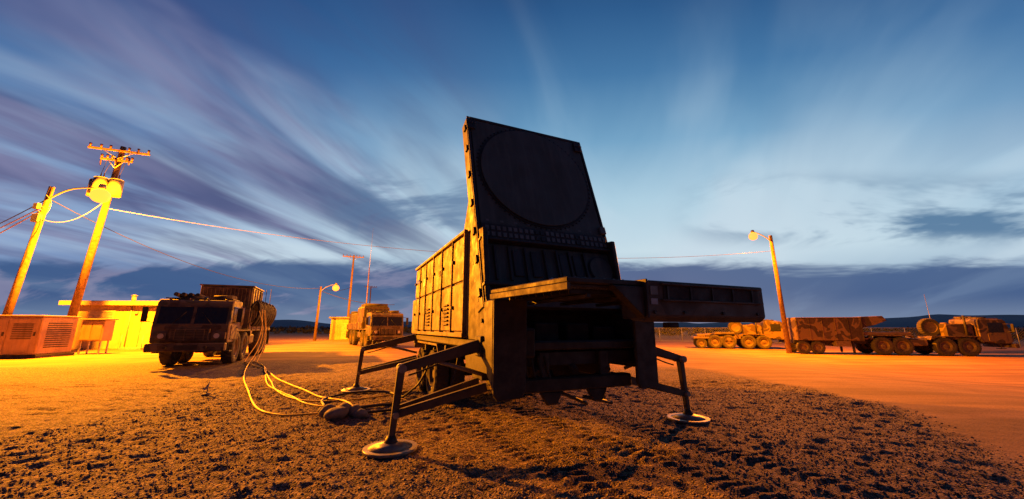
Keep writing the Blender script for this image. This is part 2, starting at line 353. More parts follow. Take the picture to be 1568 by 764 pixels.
prism(R,'front_beam',[(-2.13,1.99),(-1.78,1.99),(-1.78,1.66),(-1.86,1.58),(-2.06,1.56),(-2.13,1.62)],-.2,1.66,M['radar_arm'],'x',.012)
box(R,'front_beam_end_plate',(-.225,-2.15,1.6),(-.203,-1.75,2.0),rk,.005)
prism(R,'beam_gusset',[(-.62,1.92),(-.226,1.92),(-.226,1.6)],-2.11,-2.0,rk,'y',.005)
box(R,'beam_recess',(.02,-2.138,1.80),(1.55,-2.1315,1.94),dk,.0)
for k in range(5): box(R,'beam_slot_bar',(.06+k*.34,-2.15,1.80),(.085+k*.34,-2.139,1.94),rk,0)
box(R,'beam_lip_upper',(-.02,-2.165,1.945),(1.6,-2.132,1.965),M['radar_arm'],.004); box(R,'beam_lip_lower',(-.02,-2.165,1.775),(1.6,-2.132,1.795),M['radar_arm'],.004)
box(R,'warning_label',(-.16,-2.136,1.84),(-.06,-2.1325,1.93),M['array3'],0)
box(R,'data_label',(-.16,-2.136,1.74),(-.07,-2.1325,1.80),M['hex'],0)
for x in(-.12,.3,.9,1.5): tube(R,'beam_bolt',(x,-2.15,1.66),(x,-2.13,1.66),.018,rk)
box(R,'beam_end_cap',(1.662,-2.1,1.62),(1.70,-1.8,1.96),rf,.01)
box(R,'beam_hook',(.15,-2.05,1.50),(.3,-1.95,1.56),dk,.01)
for k in range(6): tube(R,'deck_roller',(-.95+k*.12,-1.95,1.99),(-.95+k*.12,-1.7,1.99),.018,M['grey'])
T=Matrix.Translation((0,-.10,1.78))@Matrix.Rotation(rad(-17.6),4,'X')
H=3.78; hw=1.26
A=lambda nm,lo,hi,mat,bv=.01: box(R,nm,lo,hi,mat,bv,T)
A('array_slab',(-hw,.0,0),(hw,.30,H),M['array_side'],.03)
A('array_back_frame',(-hw+.08,.301,.5),(hw-.08,.42,H-.25),rd,.02)
for s in(-1,1): A('array_edge_trim',(s*hw-.05*s,-.025,0),(s*hw,-.001,H),M['array2'],.006)
A('array_top_trim',(-hw+.055,-.025,H-.06),(hw-.055,-.001,H),M['array2'],.006)
A('array_panel',(-hw+.07,-.02,1.42),(hw-.07,-.001,H-.07),M['array'],.006)
def disc(nm,cx,cz,r,y0,y1,mat,seg=72):
    return tube(R,nm,(cx,y0,cz),(cx,y1,cz),r,mat,seg=seg,M4=T)
disc('aperture_rim',0,2.58,1.125,-.04,-.021,M['array_side'],96); disc('aperture',0,2.58,1.085,-.065,-.0405,M['array'],96)
for k in range(72):
    a=2*math.pi*k/72; A('rim_bolt',(1.15*math.cos(a)-.012,-.034,2.58+1.15*math.sin(a)-.012),(1.15*math.cos(a)+.012,-.0205,2.58+1.15*math.sin(a)+.012),M['array_side'],0)
for sx in(-1,1):
    A('corner_block',(sx*1.16-.12,-.06,H-.33),(sx*1.16+.04,-.0255,H-.09),M['radar_dark'],.02)
    for k in range(4): A('corner_bolt',(sx*1.14-.09+k*.05,-.075,H-.2),(sx*1.14-.07+k*.05,-.061,H-.18),M['array3'],0)
A('dipole_band',(-hw+.06,-.06,1.12),(hw-.06,-.001,1.40),M['array2'],.01)
for k in range(24):
    x=-1.14+k*.098
    for z in(1.16,1.275): A('dipole_element',(x,-.075,z),(x+.062,-.061,z+.075),M['array3'] if k not in (9,10,17) else M['array2'],0)
A('band_shelf',(-hw,-.13,1.06),(hw,-.001,1.10),M['array2'],.008)
A('lower_panel',(-hw+.07,-.02,.38),(hw-.07,-.001,1.04),M['array'],.006)
for x in(-1.02,-.78,-.5,-.15,.08,.32,.62):
    A('vertical_rib',(x-.02,-.07,.42),(x+.02,-.021,1.0),M['array2'],.006)
for x in(-.64,-.32,.2,.47): A('pod',(x-.08,-.05,.5),(x+.08,-.021,.95),M['array2'],.02)
disc('sidelobe_antenna_rim',.93,.72,.25,-.04,-.021,M['array_side'],40); disc('sidelobe_antenna',.93,.72,.225,-.055,-.0405,M['array'],40)
A('lower_shelf',(-hw,-.12,.31),(hw,-.001,.36),M['array2'],.008)
A('skirt_panel',(-hw+.07,-.02,.02),(hw-.07,-.001,.29),M['array'],.006)
for k in range(5): tube(R,'pale_hex_mark',(-.1+k*.16,-.076,.43),(-.1+k*.16,-.072,.43),.07,M['hex'],seg=6,M4=T)
for k in range(9): A('label',(-1.1+.25*k,-.024,1.46),(-1.04+.25*k,-.0205,1.50),M['array3'],0)
for z in (.2,.75,1.25,1.8,2.4,3.0,3.5):
    A('edge_clamp',(-hw-.03,.05,z),(-hw-.001,.14,z+.12),rk,.006)
A('edge_box',(1.12,-.08,1.45),(1.24,-.026,1.6),M['array3'],.01)
prism(R,'antenna_mount',[(.42,2.6),(.78,4.35),(1.0,4.3),(1.55,3.13),(.75,3.13),(.7,2.6)],-1.12,1.12,rd,'x')
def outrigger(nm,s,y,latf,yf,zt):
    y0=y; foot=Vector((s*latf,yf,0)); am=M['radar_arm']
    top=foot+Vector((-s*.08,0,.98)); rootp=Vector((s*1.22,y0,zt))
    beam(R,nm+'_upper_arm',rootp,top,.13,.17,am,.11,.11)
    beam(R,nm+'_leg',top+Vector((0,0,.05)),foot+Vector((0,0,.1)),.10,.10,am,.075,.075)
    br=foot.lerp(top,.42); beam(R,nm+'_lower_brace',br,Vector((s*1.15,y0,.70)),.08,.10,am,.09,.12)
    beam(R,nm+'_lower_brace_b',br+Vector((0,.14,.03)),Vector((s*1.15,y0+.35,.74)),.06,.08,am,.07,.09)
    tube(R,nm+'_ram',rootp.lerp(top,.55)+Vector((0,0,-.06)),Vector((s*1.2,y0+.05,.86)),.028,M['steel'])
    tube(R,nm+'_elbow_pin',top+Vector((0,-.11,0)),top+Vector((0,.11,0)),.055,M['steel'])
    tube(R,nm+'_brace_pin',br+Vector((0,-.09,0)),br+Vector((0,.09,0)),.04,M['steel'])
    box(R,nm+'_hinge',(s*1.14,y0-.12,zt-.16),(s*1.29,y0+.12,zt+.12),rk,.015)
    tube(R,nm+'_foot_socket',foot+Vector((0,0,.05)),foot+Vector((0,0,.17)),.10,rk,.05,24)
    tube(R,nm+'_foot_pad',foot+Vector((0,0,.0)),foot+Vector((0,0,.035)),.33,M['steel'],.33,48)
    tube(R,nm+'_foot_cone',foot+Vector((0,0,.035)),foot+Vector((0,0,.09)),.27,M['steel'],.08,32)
    curve(R,nm+'_hose',[tuple(rootp+Vector((0,.1,.08))),tuple(rootp.lerp(top,.5)+Vector((0,.08,-.14))),tuple(top+Vector((-s*.1,.05,-.1)))],.012,dk)
outrigger('outrigger_a',-1,.05,2.37,.2,1.27)
outrigger('outrigger_b',1,-.1,2.37,-.18,1.27)
outrigger('outrigger_c',-1,5.2,2.62,5.25,1.27)
outrigger('outrigger_d',1,5.2,2.5,5.25,1.27)
prism(R,'gooseneck',[(5.6,1.1),(6.4,1.5),(8.2,1.5),(8.2,1.3),(6.6,1.3),(5.9,.85)],-.6,.6,rk,'x')
box(R,'gooseneck_locker',(-1.2,5.62,1.34),(1.2,6.3,2.3),rd,.03)

# ------------------------------------------------------------------ cargo trucks
def truck(name,loc,heading,axles,L,load='cargo',mat=None,wm=None):
    mat=mat or M['truck']; wm=wm or WH
    P=root(name,loc,heading)
    for s in(-1,1): box(P,'frame_rail',(-L+.1,s*.43-.06,.88),(-.35,s*.43+.06,1.12),M['under'])
    prism(P,'cab',[(-.06,1.0),(-.02,1.52),(-.2,2.48),(-.34,2.6),(-1.72,2.63),(-1.8,2.5),(-1.8,1.02),(-1.05,1.02),(-.9,.92),(-.1,.92)],-1.2,1.2,mat,'y',.03)
    a=math.atan2(.18,.96)
    TW=Matrix.Translation((-.02,0,1.52))@Matrix.Rotation(-a,4,'Y')
    for s in(-1,1):
        lo=min(s*.05,s*1.07);hi=max(s*.05,s*1.07)
        box(P,'windscreen_pane',(.002,lo,.14),(.012,hi,.80),M['glass'],0,TW)
        box(P,'windscreen_frame_low',(.002,lo-.03,.09),(.03,hi+.03,.138),mat,.004,TW)
        box(P,'windscreen_frame_top',(.002,lo-.03,.803),(.03,hi+.03,.85),mat,.004,TW)
        tube(P,'wiper',(.03,s*.6,.14),(.03,s*.25,.6),.01,M['under'],M4=TW)
        x0=s*1.203
        box(P,'door_window',(-1.25,min(x0,x0+s*.012),1.68),(-.42,max(x0,x0+s*.012),2.36),M['glass'],0)
        box(P,'door',(-1.35,min(x0,x0+s*.02),1.05),(-.34,max(x0,x0+s*.02),1.62),mat,.006)
        box(P,'door_handle',(-1.25,x0,1.5),(-1.12,x0+s*.045,1.54),M['under'],.004)
        box(P,'headlamp_pod',(-.04,s*.92-.22,1.06),(.05,s*.92+.22,1.34),mat,.02)
        tube(P,'headlamp',(.05,s*.85,1.2),(.075,s*.85,1.2),.095,M['lens'],seg=20)
        tube(P,'turn_lamp',(.05,s*1.05,1.2),(.07,s*1.05,1.2),.05,M['ins'],seg=16)
        tube(P,'mirror_arm',(-.3,s*1.2,2.3),(-.1,s*1.48,2.25),.014,M['under']); tube(P,'mirror_arm_low',(-.3,s*1.2,1.7),(-.1,s*1.48,1.75),.014,M['under'])
        box(P,'mirror',(-.13,s*1.48-.09,1.72),(-.08,s*1.48+.09,2.28),M['under'],.01)
        tube(P,'tow_hook',(.26,s*.6,.78),(.36,s*.6,.78),.05,M['under'])
        prism(P,'front_fender',[(axles[0]+.85,1.0),(axles[0]+.65,1.42),(axles[1]-.75,1.42),(axles[1]-.9,1.15),(axles[1]-.86,1.13),(axles[1]-.72,1.36),(axles[0]+.62,1.36),(axles[0]+.8,.98)],s*.75,s*1.23,mat,'y',.004)
        box(P,'step',(-.95,s*1.0,.55),(-.5,s*1.22,.6),M['under']); tube(P,'step_hanger',(-.7,s*1.1,.58),(-.7,s*1.1,.95),.02,M['under'])
        box(P,'fuel_tank',(axles[1]-2.1 if len(axles)>2 else -5,s*.62,.7),(axles[1]-1.0,s*1.18,1.2),mat,.08)
    box(P,'bumper',(-.02,-1.22,.62),(.24,1.22,.93),mat,.04)
    box(P,'bumper_recess',(.242,-.35,.68),(.247,.35,.86),M['under'],0)
    box(P,'grille_frame',(-.04,-.62,1.0),(.04,.62,1.47),mat,.015)
    for k in range(7): box(P,'grille_bar',(.042,-.56,1.03+k*.058),(.06,.56,1.055+k*.058),M['under'],0)
    for k in range(4): box(P,'grille_post',(.061,-.45+k*.3-.012,1.02),(.075,-.45+k*.3+.012,1.45),mat,0)
    box(P,'roof_rim',(-1.6,-1.1,2.64),(-.5,1.1,2.68),mat,.01)
    tube(P,'roof_hatch',(-1.05,-.3,2.66),(-1.05,-.3,2.78),.42,M['under'],.4,24)
    for y in(-.9,-.3,.3,.9): tube(P,'marker_lamp',(-.38,y,2.6),(-.38,y,2.66),.035,M['ins'],seg=10)
    for k in range(3): tube(P,'roof_bundle',(-1.5+k*.3,.35,2.74),(-1.45+k*.3,1.0,2.76),.09,M['canvas'])
    box(P,'engine_housing',(-3.5,-.95,1.15),(-1.9,.95,2.3),mat,.05)
    tube(P,'air_cleaner',(-2.2,1.02,1.6),(-2.2,1.02,2.4),.2,mat,seg=20)
    tube(P,'exhaust_stack',(-2.4,-1.05,1.5),(-2.4,-1.05,2.9),.07,M['under'])
    for x in axles:
        tube(P,'axle',(x,-.9,.67),(x,.9,.67),.09,M['under']); box(P,'differential',(x-.22,-.25,.48),(x+.22,.25,.88),M['under'],.08)
        for s in(-1,1): wheel(P,wm,x,s*1.0,.67,flip=s<0)
    if load=='tractor':
        box(P,'fifth_wheel_deck',(-L,-.9,1.14),(-4.4,.9,1.24),mat)
        prism(P,'fifth_wheel',[(axles[2]+.5,1.25),(axles[2]-.9,1.25),(axles[2]-.7,1.42),(axles[2]+.4,1.42)],-.5,.5,M['under'],'y')
        w=wheel(P,wm,-4.0,-.2,2.05,axis='y',nm='spare_wheel')
        box(P,'spare_carrier',(-4.4,-.5,1.14),(-3.6,.5,1.36),mat)
        for s in(-1,1): prism(P,'rear_fender',[(axles[2]+.8,1.3),(axles[2]+.6,1.45),(axles[-1]-.6,1.45),(axles[-1]-.8,1.3),(axles[-1]-.8,1.26),(axles[-1]-.6,1.4),(axles[2]+.6,1.4),(axles[2]+.8,1.26)],s*.75,s*1.2,mat,'y',.004)
    else:
        box(P,'cargo_deck',(-L,-1.2,1.36),(-3.7,1.2,1.46),mat,.01)
        n=int((L-3.7)/1.2)
        for s in(-1,1):
            for k in range(n):
                x=-3.75-k*1.22; y0=s*1.2
                box(P,'side_board',(x-1.18,min(y0,y0-s*.04),1.47),(x,max(y0,y0-s*.04),1.95),mat,.01)
                box(P,'side_stake',(x-.63,min(y0,y0+s*.03),1.38),(x-.57,max(y0,y0+s*.03),2.0),mat,.004)
            box(P,'mud_flap',(-L+.02,s*.78,.5),(-L+.05,s*1.2,1.3),M['under'])
        box(P,'head_board',(-3.78,-1.15,1.47),(-3.72,1.15,2.4),mat)
        if load=='mast':
            box(P,'shelter_box',(-6.6,-1.0,1.5),(-3.95,1.12,3.5),mat,.03)
            for k in range(5): box(P,'shelter_rib',(-6.5+k*.6,1.121,1.6),(-6.44+k*.6,1.15,3.45),mat,.004)
            for k in range(13): box(P,'shelter_front_rib',(-3.948,-.9+k*.155,2.5),(-3.92,-.86+k*.155,3.42),mat,.004)
            box(P,'shelter_cap',(-6.65,-1.05,3.51),(-3.9,1.17,3.57),mat,.01)
            box(P,'cable_rack',(-9.4,.45,1.5),(-6.7,1.15,2.5),M['under'],.05)
            for k in range(16):
                x=-4.0-k*.35
                curve(P,'cable_coil',[(x,1.16,2.5),(x-.1,1.3,2.9+.1*math.sin(k*2)),(x-.05,1.5,2.6),(x+.1,1.5,1.9+.15*(k%2)),(x,1.25,1.6)],.06,M['under'])
                curve(P,'cable_coil_b',[(x-.2,1.18,2.4),(x-.15,1.3,2.75),(x-.2,1.45,2.55),(x-.15,1.48,1.95),(x-.1,1.22,1.8)],.05,M['canvas'])
            box(P,'rear_crate',(-9.5,-1.1,1.5),(-6.9,.35,2.7),mat,.03)
            for k in range(3): tube(P,'antenna_whip',(-5-k*1.5,1.3,2.2),(-5-k*1.5,1.3,3.4+.2*k),.015,M['under'])
            for k in range(4): tube(P,'roof_bundle_b',(-1.3+k*.12,-.1-.2*k,2.75),(-.8+k*.1,-.2-.2*k,2.82),.08,M['canvas'])
        else:
            box(P,'cargo_crate',(-6.7,-1.05,1.48),(-3.95,1.05,3.2),mat,.03)
            for k in range(6): box(P,'crate_slat',(-3.948,-.95+k*.36,1.6),(-3.92,-.85+k*.36,3.12),M['under'],.004)
            box(P,'cargo_crate_b',(-L+.2,-1.05,1.48),(-6.9,1.05,2.8),M['canvas'],.06)
            box(P,'crate_top_rack',(-6.6,-1.0,3.21),(-4.1,1.0,3.32),M['canvas'],.04)
            for k in range(4):
                tube(P,'roll',(-4.2-k*.6,-.9,3.42),(-4.2-k*.6,.9,3.42),.12,M['canvas'])
    return P
AX=(-1.75,-3.27,-7.08,-8.6)
truck('cargo_truck',(-12.4,14.7,0),rad(-65.5),AX,10.1,'mast')
truck('cargo_truck',(-9.35,28.6,0),rad(-58),AX,10.1,'cargo')
truck('cargo_truck',(-17.0,44,0),rad(-60),AX,10.1,'cargo')
hd=math.atan2(-.247,.97)
def rigpos(t): return (24+.97*t,31-.247*t)
x,y=rigpos(11.9)
truck('tractor_truck',(x,y,-.5),hd,(-2.5,-3.85,-6.4,-7.6),9.0,'tractor',M['camo_tan'],WHT)
x,y=rigpos(0)
V2=root('van_trailer',(x,y,-.5),hd)
box(V2,'van_body',(-1.25,-1.2,1.05),(3.2,1.2,2.75),M['camo_tan'],.03)
for k in range(6):
    for s in(-1,1): box(V2,'body_post',(-1.2+k*.86,s*1.2,1.1),(-1.14+k*.86,s*1.235,2.7),M['camo_tan'],.005)
box(V2,'roof_rail',(-1.2,-1.24,2.76),(3.2,1.24,2.82),M['tan'],.01)
prism(V2,'front_overhang',[(3.22,2.0),(3.22,2.85),(4.6,2.9),(4.85,2.55),(4.0,2.2)],-1.1,1.1,M['camo_tan'],'y')
box(V2,'gooseneck_deck',(3.22,-1.1,1.45),(6.2,1.1,1.7),M['tan'],.03)
box(V2,'landing_gear',(2.5,-.9,.1),(2.62,-.75,1.05),M['under']); box(V2,'landing_gear_b',(2.5,.75,.1),(2.62,.9,1.05),M['under'])
box(V2,'trailer_frame',(-1.3,-.6,.8),(3.6,.6,1.04),M['under'])
box(V2,'side_locker',(1.3,-1.15,.6),(2.3,1.15,1.02),M['tan'],.02)
for xx in(-.85,0.1):
    tube(V2,'axle',(xx,-.9,.5),(xx,.9,.5),.07,M['under'])
    for s in(-1,1): wheel(V2,WH3,xx,s*1.0,.5,flip=s<0)
hx=math.atan2(-.3,.95)
truck('tractor_truck',(26.3,37.2,-.5),hx,(-1.9,-3.2,-4.9,-6.1),7.0,'tractor',M['camo_tan'],WHT)
V3=root('flatbed_trailer',(20.2,39.2,-.5),hx)
box(V3,'flat_deck',(-1.6,-1.15,.95),(2.6,1.15,1.15),M['tan'],.02); box(V3,'deck_load',(.4,-.8,1.16),(2.2,.8,1.6),M['canvas'],.08); box(V3,'deck_load_b',(-1.2,-.6,1.16),(0,.6,1.4),M['tan'],.05)
prism(V3,'gooseneck',[(2.4,1.0),(3.0,1.5),(4.4,1.5),(4.4,1.35),(3.2,1.3),(2.8,.95)],-.6,.6,M['tan'],'y')
box(V3,'trailer_frame',(-1.5,-.5,.72),(2.6,.5,.94),M['under'])
for xx in(-.9,.2):
    for s in(-1,1): wheel(V3,WH3,xx,s*.95,.5,flip=s<0)

# ------------------------------------------------------------------ utility poles
def upole(name,base,top,r=.16,cross=False):
    P=root(name,base)
    t=Vector(top)-Vector(base)
    tube(P,'pole',(0,0,-.3),tuple(t),r*1.15,M['wood'],r*.75,20)
    if cross:
        for k,(dz,ln) in enumerate(cross):
            c=t*(1-dz/t.z); dirn=Vector((.93,.36,0))
            a=c-dirn*ln/2+Vector((0,-.16,0)); b_=c+dirn*ln/2+Vector((0,-.16,0))
            beam(P,'crossarm',a,b_,.11,.13,M['wood'])
            tube(P,'arm_brace',c-dirn*ln*.28+Vector((0,-.2,0)),c+Vector((0,-.18,-.55)),.02,M['galv']); tube(P,'arm_brace',c+dirn*ln*.28+Vector((0,-.2,0)),c+Vector((0,-.18,-.55)),.02,M['galv'])
            for q in(.03,.2,.35,.65,.8,.97):
                p=a.lerp(b_,q); tube(P,'insulator',p+Vector((0,0,.07)),p+Vector((0,0,.3)),.05,M['ins'],.07,10)
    return P,t
def fuse(P,c):
    tube(P,'cutout_fuse',c,c+Vector((.05,0,-.5)),.05,M['ins'],.03,8)
b1=(-28.8,21.4,0); P1,t1=upole('street_lamp_pole',b1,(-28.0,21.4,9.9),.17)
lamp1=Vector((-24.35,20.9,9.15))
rel=lambda p,b:tuple(Vector(p)-Vector(b))
curve(P1,'lamp_arm',[rel((-28.0,21.3,9.0),b1),rel((-27,21.2,9.6),b1),rel((-25.6,21.05,9.75),b1),rel((-24.4,20.9,9.6),b1)],.045,M['galv'])
def luminaire(P,c,mat,r=.3):
    c=Vector(c)
    tube(P,'lamp_housing',c+Vector((0,0,r*.9)),c+Vector((0,0,r*1.6)),r*.5,M['galv'],r*.3,20)
    bm=bmesh.new(); bmesh.ops.create_uvsphere(bm,u_segments=24,v_segments=16,radius=r); me=bpy.data.meshes.new('lamp_globe'); bm.to_mesh(me); bm.free()
    o=link('lamp_globe',me,P,mat,smooth=True); o.location=c; o.scale=(1,1,.95); o.visible_shadow=False
    return o
luminaire(P1,rel(lamp1,b1),M['lampY'],.44)
box(P1,'meter_box',(.55,-.42,7.6),(1.0,-.2,8.1),M['grey'],.03)
box(P1,'junction_can',(.45,-.4,8.4),(.75,-.2,8.75),M['grey'],.03)
curve(P1,'drip_loop',[(.7,-.3,8.3),(1.1,-.3,7.9),(1.0,-.3,7.0),(.6,-.25,6.4),(.8,-.3,5.6),(.5,-.2,4.9)],.02,M['wire'])
for k in range(3): curve(P1,'service_loop',[(.75,-.3,8.7-.2*k),(1.2,-.3,8.2-.2*k),(1.4,-.2,8.9),(.85,-.2,9.3)],.015,M['wirel'])
b2=(-26.35,22.5,0); P2,t2=upole('utility_pole',b2,(-25.45,22.5,13.1),.19,cross=((.35,3.1),(1.0,1.6)))
for k,(dx,dy) in enumerate(((-.68,-.25),(.62,-.3),(.0,-.62))):
    c=t2*(10.0/13.1)+Vector((dx,dy,.15))
    tube(P2,'transformer',c+Vector((0,0,-.55)),c+Vector((0,0,.5)),.34,M['grey'],.34,24); tube(P2,'transformer_lid',c+Vector((0,0,.5)),c+Vector((0,0,.6)),.35,M['grey'],.18,24)
    for q in(-.1,.1): tube(P2,'bushing',c+Vector((q,0,.58)),c+Vector((q,0,.85)),.04,M['ins'],.025,8)
    curve(P2,'jumper',[tuple(c+Vector((.1,0,.85))),tuple(c+Vector((.3,0,1.6))),tuple(t2+Vector((dx,-.15,-.2)))],.012,M['wire'])
    fuse(P2,t2+Vector((dx*1.4,-.3,-.9)))
beam(P2,'transformer_rack',t2*(10.3/13.1)+Vector((-.8,-.2,0)),t2*(10.3/13.1)+Vector((.8,-.2,0)),.1,.12,M['galv'])
P3,t3=upole('utility_pole',(-24.3,56,0),(-24.2,56,12.4),.17,cross=((.3,3.0),))
upole('utility_pole',(-36,95,0),(-36,95,12),.17,cross=((.3,3.0),))
P6=root('radio_mast',(-18.6,48,0)); tube(P6,'mast',(0,0,0),(0,0,9.2),.09,M['wood'],.06); tube(P6,'whip',(0,0,9.2),(.1,0,14.5),.025,M['galv'],.01); box(P6,'mast_base',(-.4,-.4,0),(.4,.4,.3),M['galv'])
P7=root('radio_mast',(36.5,33,-.5)); tube(P7,'mast',(0,0,0),(-.1,0,4.9),.035,M['galv'],.015); box(P7,'mast_base',(-.3,-.3,0),(.3,.3,.2),M['galv'])
b4=(-23.2,45,0); P4,t4=upole('street_lamp_pole',b4,(-23.1,45,6.4),.15)
lamp2=Vector((-21.2,44.8,6.2)); curve(P4,'lamp_arm',[(.1,0,5.8),(.8,0,6.6),(2.0,-.2,6.6)],.04,M['galv']); luminaire(P4,rel(lamp2,b4),M['lampY'],.38)
b5=(22.3,31,-.5); P5,t5=upole('street_lamp_pole',b5,(22.15,31,9.25),.17)
lamp3=Vector((20.6,30.9,9.15)); curve(P5,'lamp_arm',[rel((22.15,30.9,8.6),b5),rel((21.6,30.9,9.3),b5),rel((20.6,30.9,9.55),b5)],.04,M['galv']); luminaire(P5,rel(lamp3,b5),M['lampW'],.34)
W=root('overhead_wires')
wire(W,'span',(-25.7,22.4,8.9),(22.2,30.9,7.9),1.7,.014,M['wirel'],40)
wire(W,'span',(-28.05,21.3,9.2),(-23.1,45,6.2),1.6,.022,M['wire'])
wire(W,'span',(-23.1,45,6.2),(-24.2,56,7.5),.4,.03,M['wire'])
wire(W,'span',(-23.1,45,5.9),(-15,48,4.4),.5,.03,M['wire'])
wire(W,'span',(-28.1,21.3,8.6),(-44,24,3.4),.4,.03,M['wirel']); wire(W,'span',(-28.1,21.3,8.4),(-44,24,2.6),.5,.03,M['wirel']); wire(W,'span',(-28.1,21.3,9.0),(-46,26,5.2),.6,.025,M['wire'])
wire(W,'span',(-28.1,21.3,7.9),(-25.8,22.4,9.3),.7,.018,M['wirel'])

# ------------------------------------------------------------------ buildings
B=root('site_building',(-32.4,27.6,0),rad(4))
box(B,'walls',(0,0,0),(9.5,6,3.2),M['wall'],.02)
box(B,'roof',(-.35,-.45,3.21),(9.9,6.4,3.45),M['roof'],.03); box(B,'fascia',(-.36,-.49,3.12),(9.9,-.455,3.42),M['trim'],.01)
for k in range(16): box(B,'siding_batten',(.1+k*.62,-.025,.05),(.14+k*.62,-.002,3.1),M['wall'],.003)
box(B,'window_frame',(1.4,-.07,1.7),(3.2,-.03,2.75),M['trim'],.01)
for k in range(8): box(B,'window_louvre',(1.5,-.1,1.78+k*.115),(3.1,-.072,1.84+k*.115),M['grey'],.003)
box(B,'door',(5.2,-.06,.1),(6.15,-.028,2.2),M['trim'],.01); box(B,'door_frame',(5.1,-.045,.05),(6.25,-.0275,2.3),M['roof'],.005)
box(B,'door_step',(4.9,-1.2,0),(6.4,-.08,.14),M['grey'])
for xx in(4.95,6.35): tube(B,'handrail_post',(xx,-1.1,0),(xx,-1.1,1.0),.025,M['galv'])
box(B,'wall_lamp',(4.6,-.15,2.5),(4.8,-.03,2.7),M['grey'],.02); box(B,'air_conditioner',(7.0,-.5,.9),(7.9,-.03,1.6),M['grey'],.03)
for k in range(6): box(B,'ac_grille',(7.05,-.52,.97+k*.1),(7.85,-.503,1.0+k*.1),M['under'],0)
tube(B,'roof_vent',(2.5,2,3.45),(2.5,2,4.0),.15,M['galv']); tube(B,'roof_vent_cap',(2.5,2,4.0),(2.5,2,4.1),.25,M['galv'],.05)
tube(B,'conduit',(4.3,-.06,.2),(4.3,-.06,3.1),.03,M['galv'])
E=root('electrical_cabinet',(-24.6,22.6,0),rad(8))
box(E,'cabinet',(-.6,-.35,.75),(.6,.35,1.95),M['gen'],.03); box(E,'cabinet_lid',(-.68,-.43,1.96),(.68,.43,2.03),M['gen'],.01)
for sx in(-.5,.5):
    for sy in(-.25,.25): tube(E,'leg',(sx,sy,0),(sx,sy,.75),.035,M['galv'],square=True)
box(E,'cabinet_door',(-.52,-.375,.82),(-.02,-.352,1.88),M['gen'],.005); box(E,'cabinet_door_b',(.02,-.375,.82),(.52,-.352,1.88),M['gen'],.005)
C=root('generator_cabinet',(-24.0,19.4,0),rad(14))
box(C,'skid',(-5.2,-.05,0),(.1,2.2,.16),M['under']); box(C,'enclosure',(-5.1,0,.17),(0,2.1,2.05),M['gen'],.04); box(C,'enclosure_lid',(-5.16,-.06,2.06),(.06,2.16,2.14),M['gen'],.02)
for k in range(4): box(C,'enclosure_door',(-5.0+k*1.25,-.025,.3),(-3.83+k*1.25,-.003,1.95),M['gen'],.006); box(C,'door_latch',(-3.98+k*1.25,-.05,1.1),(-3.9+k*1.25,-.026,1.3),M['under'],.003)
for k in range(12): box(C,'louvre',(.002,.35,.5+k*.11),(.03,1.75,.54+k*.11),M['under'],.003)
for k in range(9): box(C,'front_louvre',(-1.1,-.045,.95+k*.09),(-.3,-.026,.985+k*.09),M['under'],.003)
tube(C,'exhaust',(-3.5,1,2.1),(-3.5,1,2.7),.07,M['galv'])
D=root('equipment_hut',(-23.4,49,0),rad(5))
box(D,'walls',(0,0,0),(4.2,3,2.7),M['wall'],.02); box(D,'roof',(-.2,-.25,2.71),(4.4,3.2,2.9),M['roof'],.02); box(D,'door',(1.4,-.05,.05),(2.3,-.02,2.1),M['trim'],.01); box(D,'window',(2.8,-.05,1.2),(3.7,-.02,1.9),M['glass'],.01)
D2=root('equipment_hut',(-11.5,62,0),rad(5))
box(D2,'walls',(0,0,0),(5,3,2.6),M['wall'],.02); box(D2,'roof',(-.2,-.25,2.61),(5.2,3.2,2.8),M['roof'],.02); box(D2,'door',(1.4,-.05,.05),(2.3,-.02,2.1),M['trim'],.01)

# ------------------------------------------------------------------ fence
FN=root('chain_link_fence',(0,0,0))
fv=[];ff=[]
def fence(a,b_,za,zb,h=2.0):
    a=np.array(a,float);b_=np.array(b_,float);L=np.linalg.norm(b_-a);n=int(L/3)
    pz=lambda t:za+(zb-za)*t
    for i in range(n+1):
        t=i/n;p=a+(b_-a)*t; tube(FN,'post',(p[0],p[1],pz(t)),(p[0],p[1],pz(t)+h),.04,M['galv'],seg=6)
    tube(FN,'top_rail',(a[0],a[1],za+h),(b_[0],b_[1],zb+h),.025,M['galv'],seg=6)
    tube(FN,'bottom_rail',(a[0],a[1],za+.1),(b_[0],b_[1],zb+.1),.015,M['galv'],seg=6)
    m=int(L/.25)
    for i in range(m):
        for sgn in(-1,1):
            t0=i/m;t1=np.clip(t0+sgn*h/L,0,1); p=a+(b_-a)*t0;q=a+(b_-a)*t1; hh=abs(t1-t0)*L
            k=len(fv); w=.006
            fv.extend([(p[0],p[1],pz(t0)),(p[0],p[1],pz(t0)+w*2),(q[0],q[1],pz(t1)+hh+w*2),(q[0],q[1],pz(t1)+hh)]); ff.append((k,k+1,k+2,k+3))
fence((14,62),(62,40),-.5,-.5); fence((62,40),(62,0),-.5,-.5); fence((-8,70),(14,62),0,-.5)
mesh_np('mesh_fabric',fv,ff,M['galv'],FN)

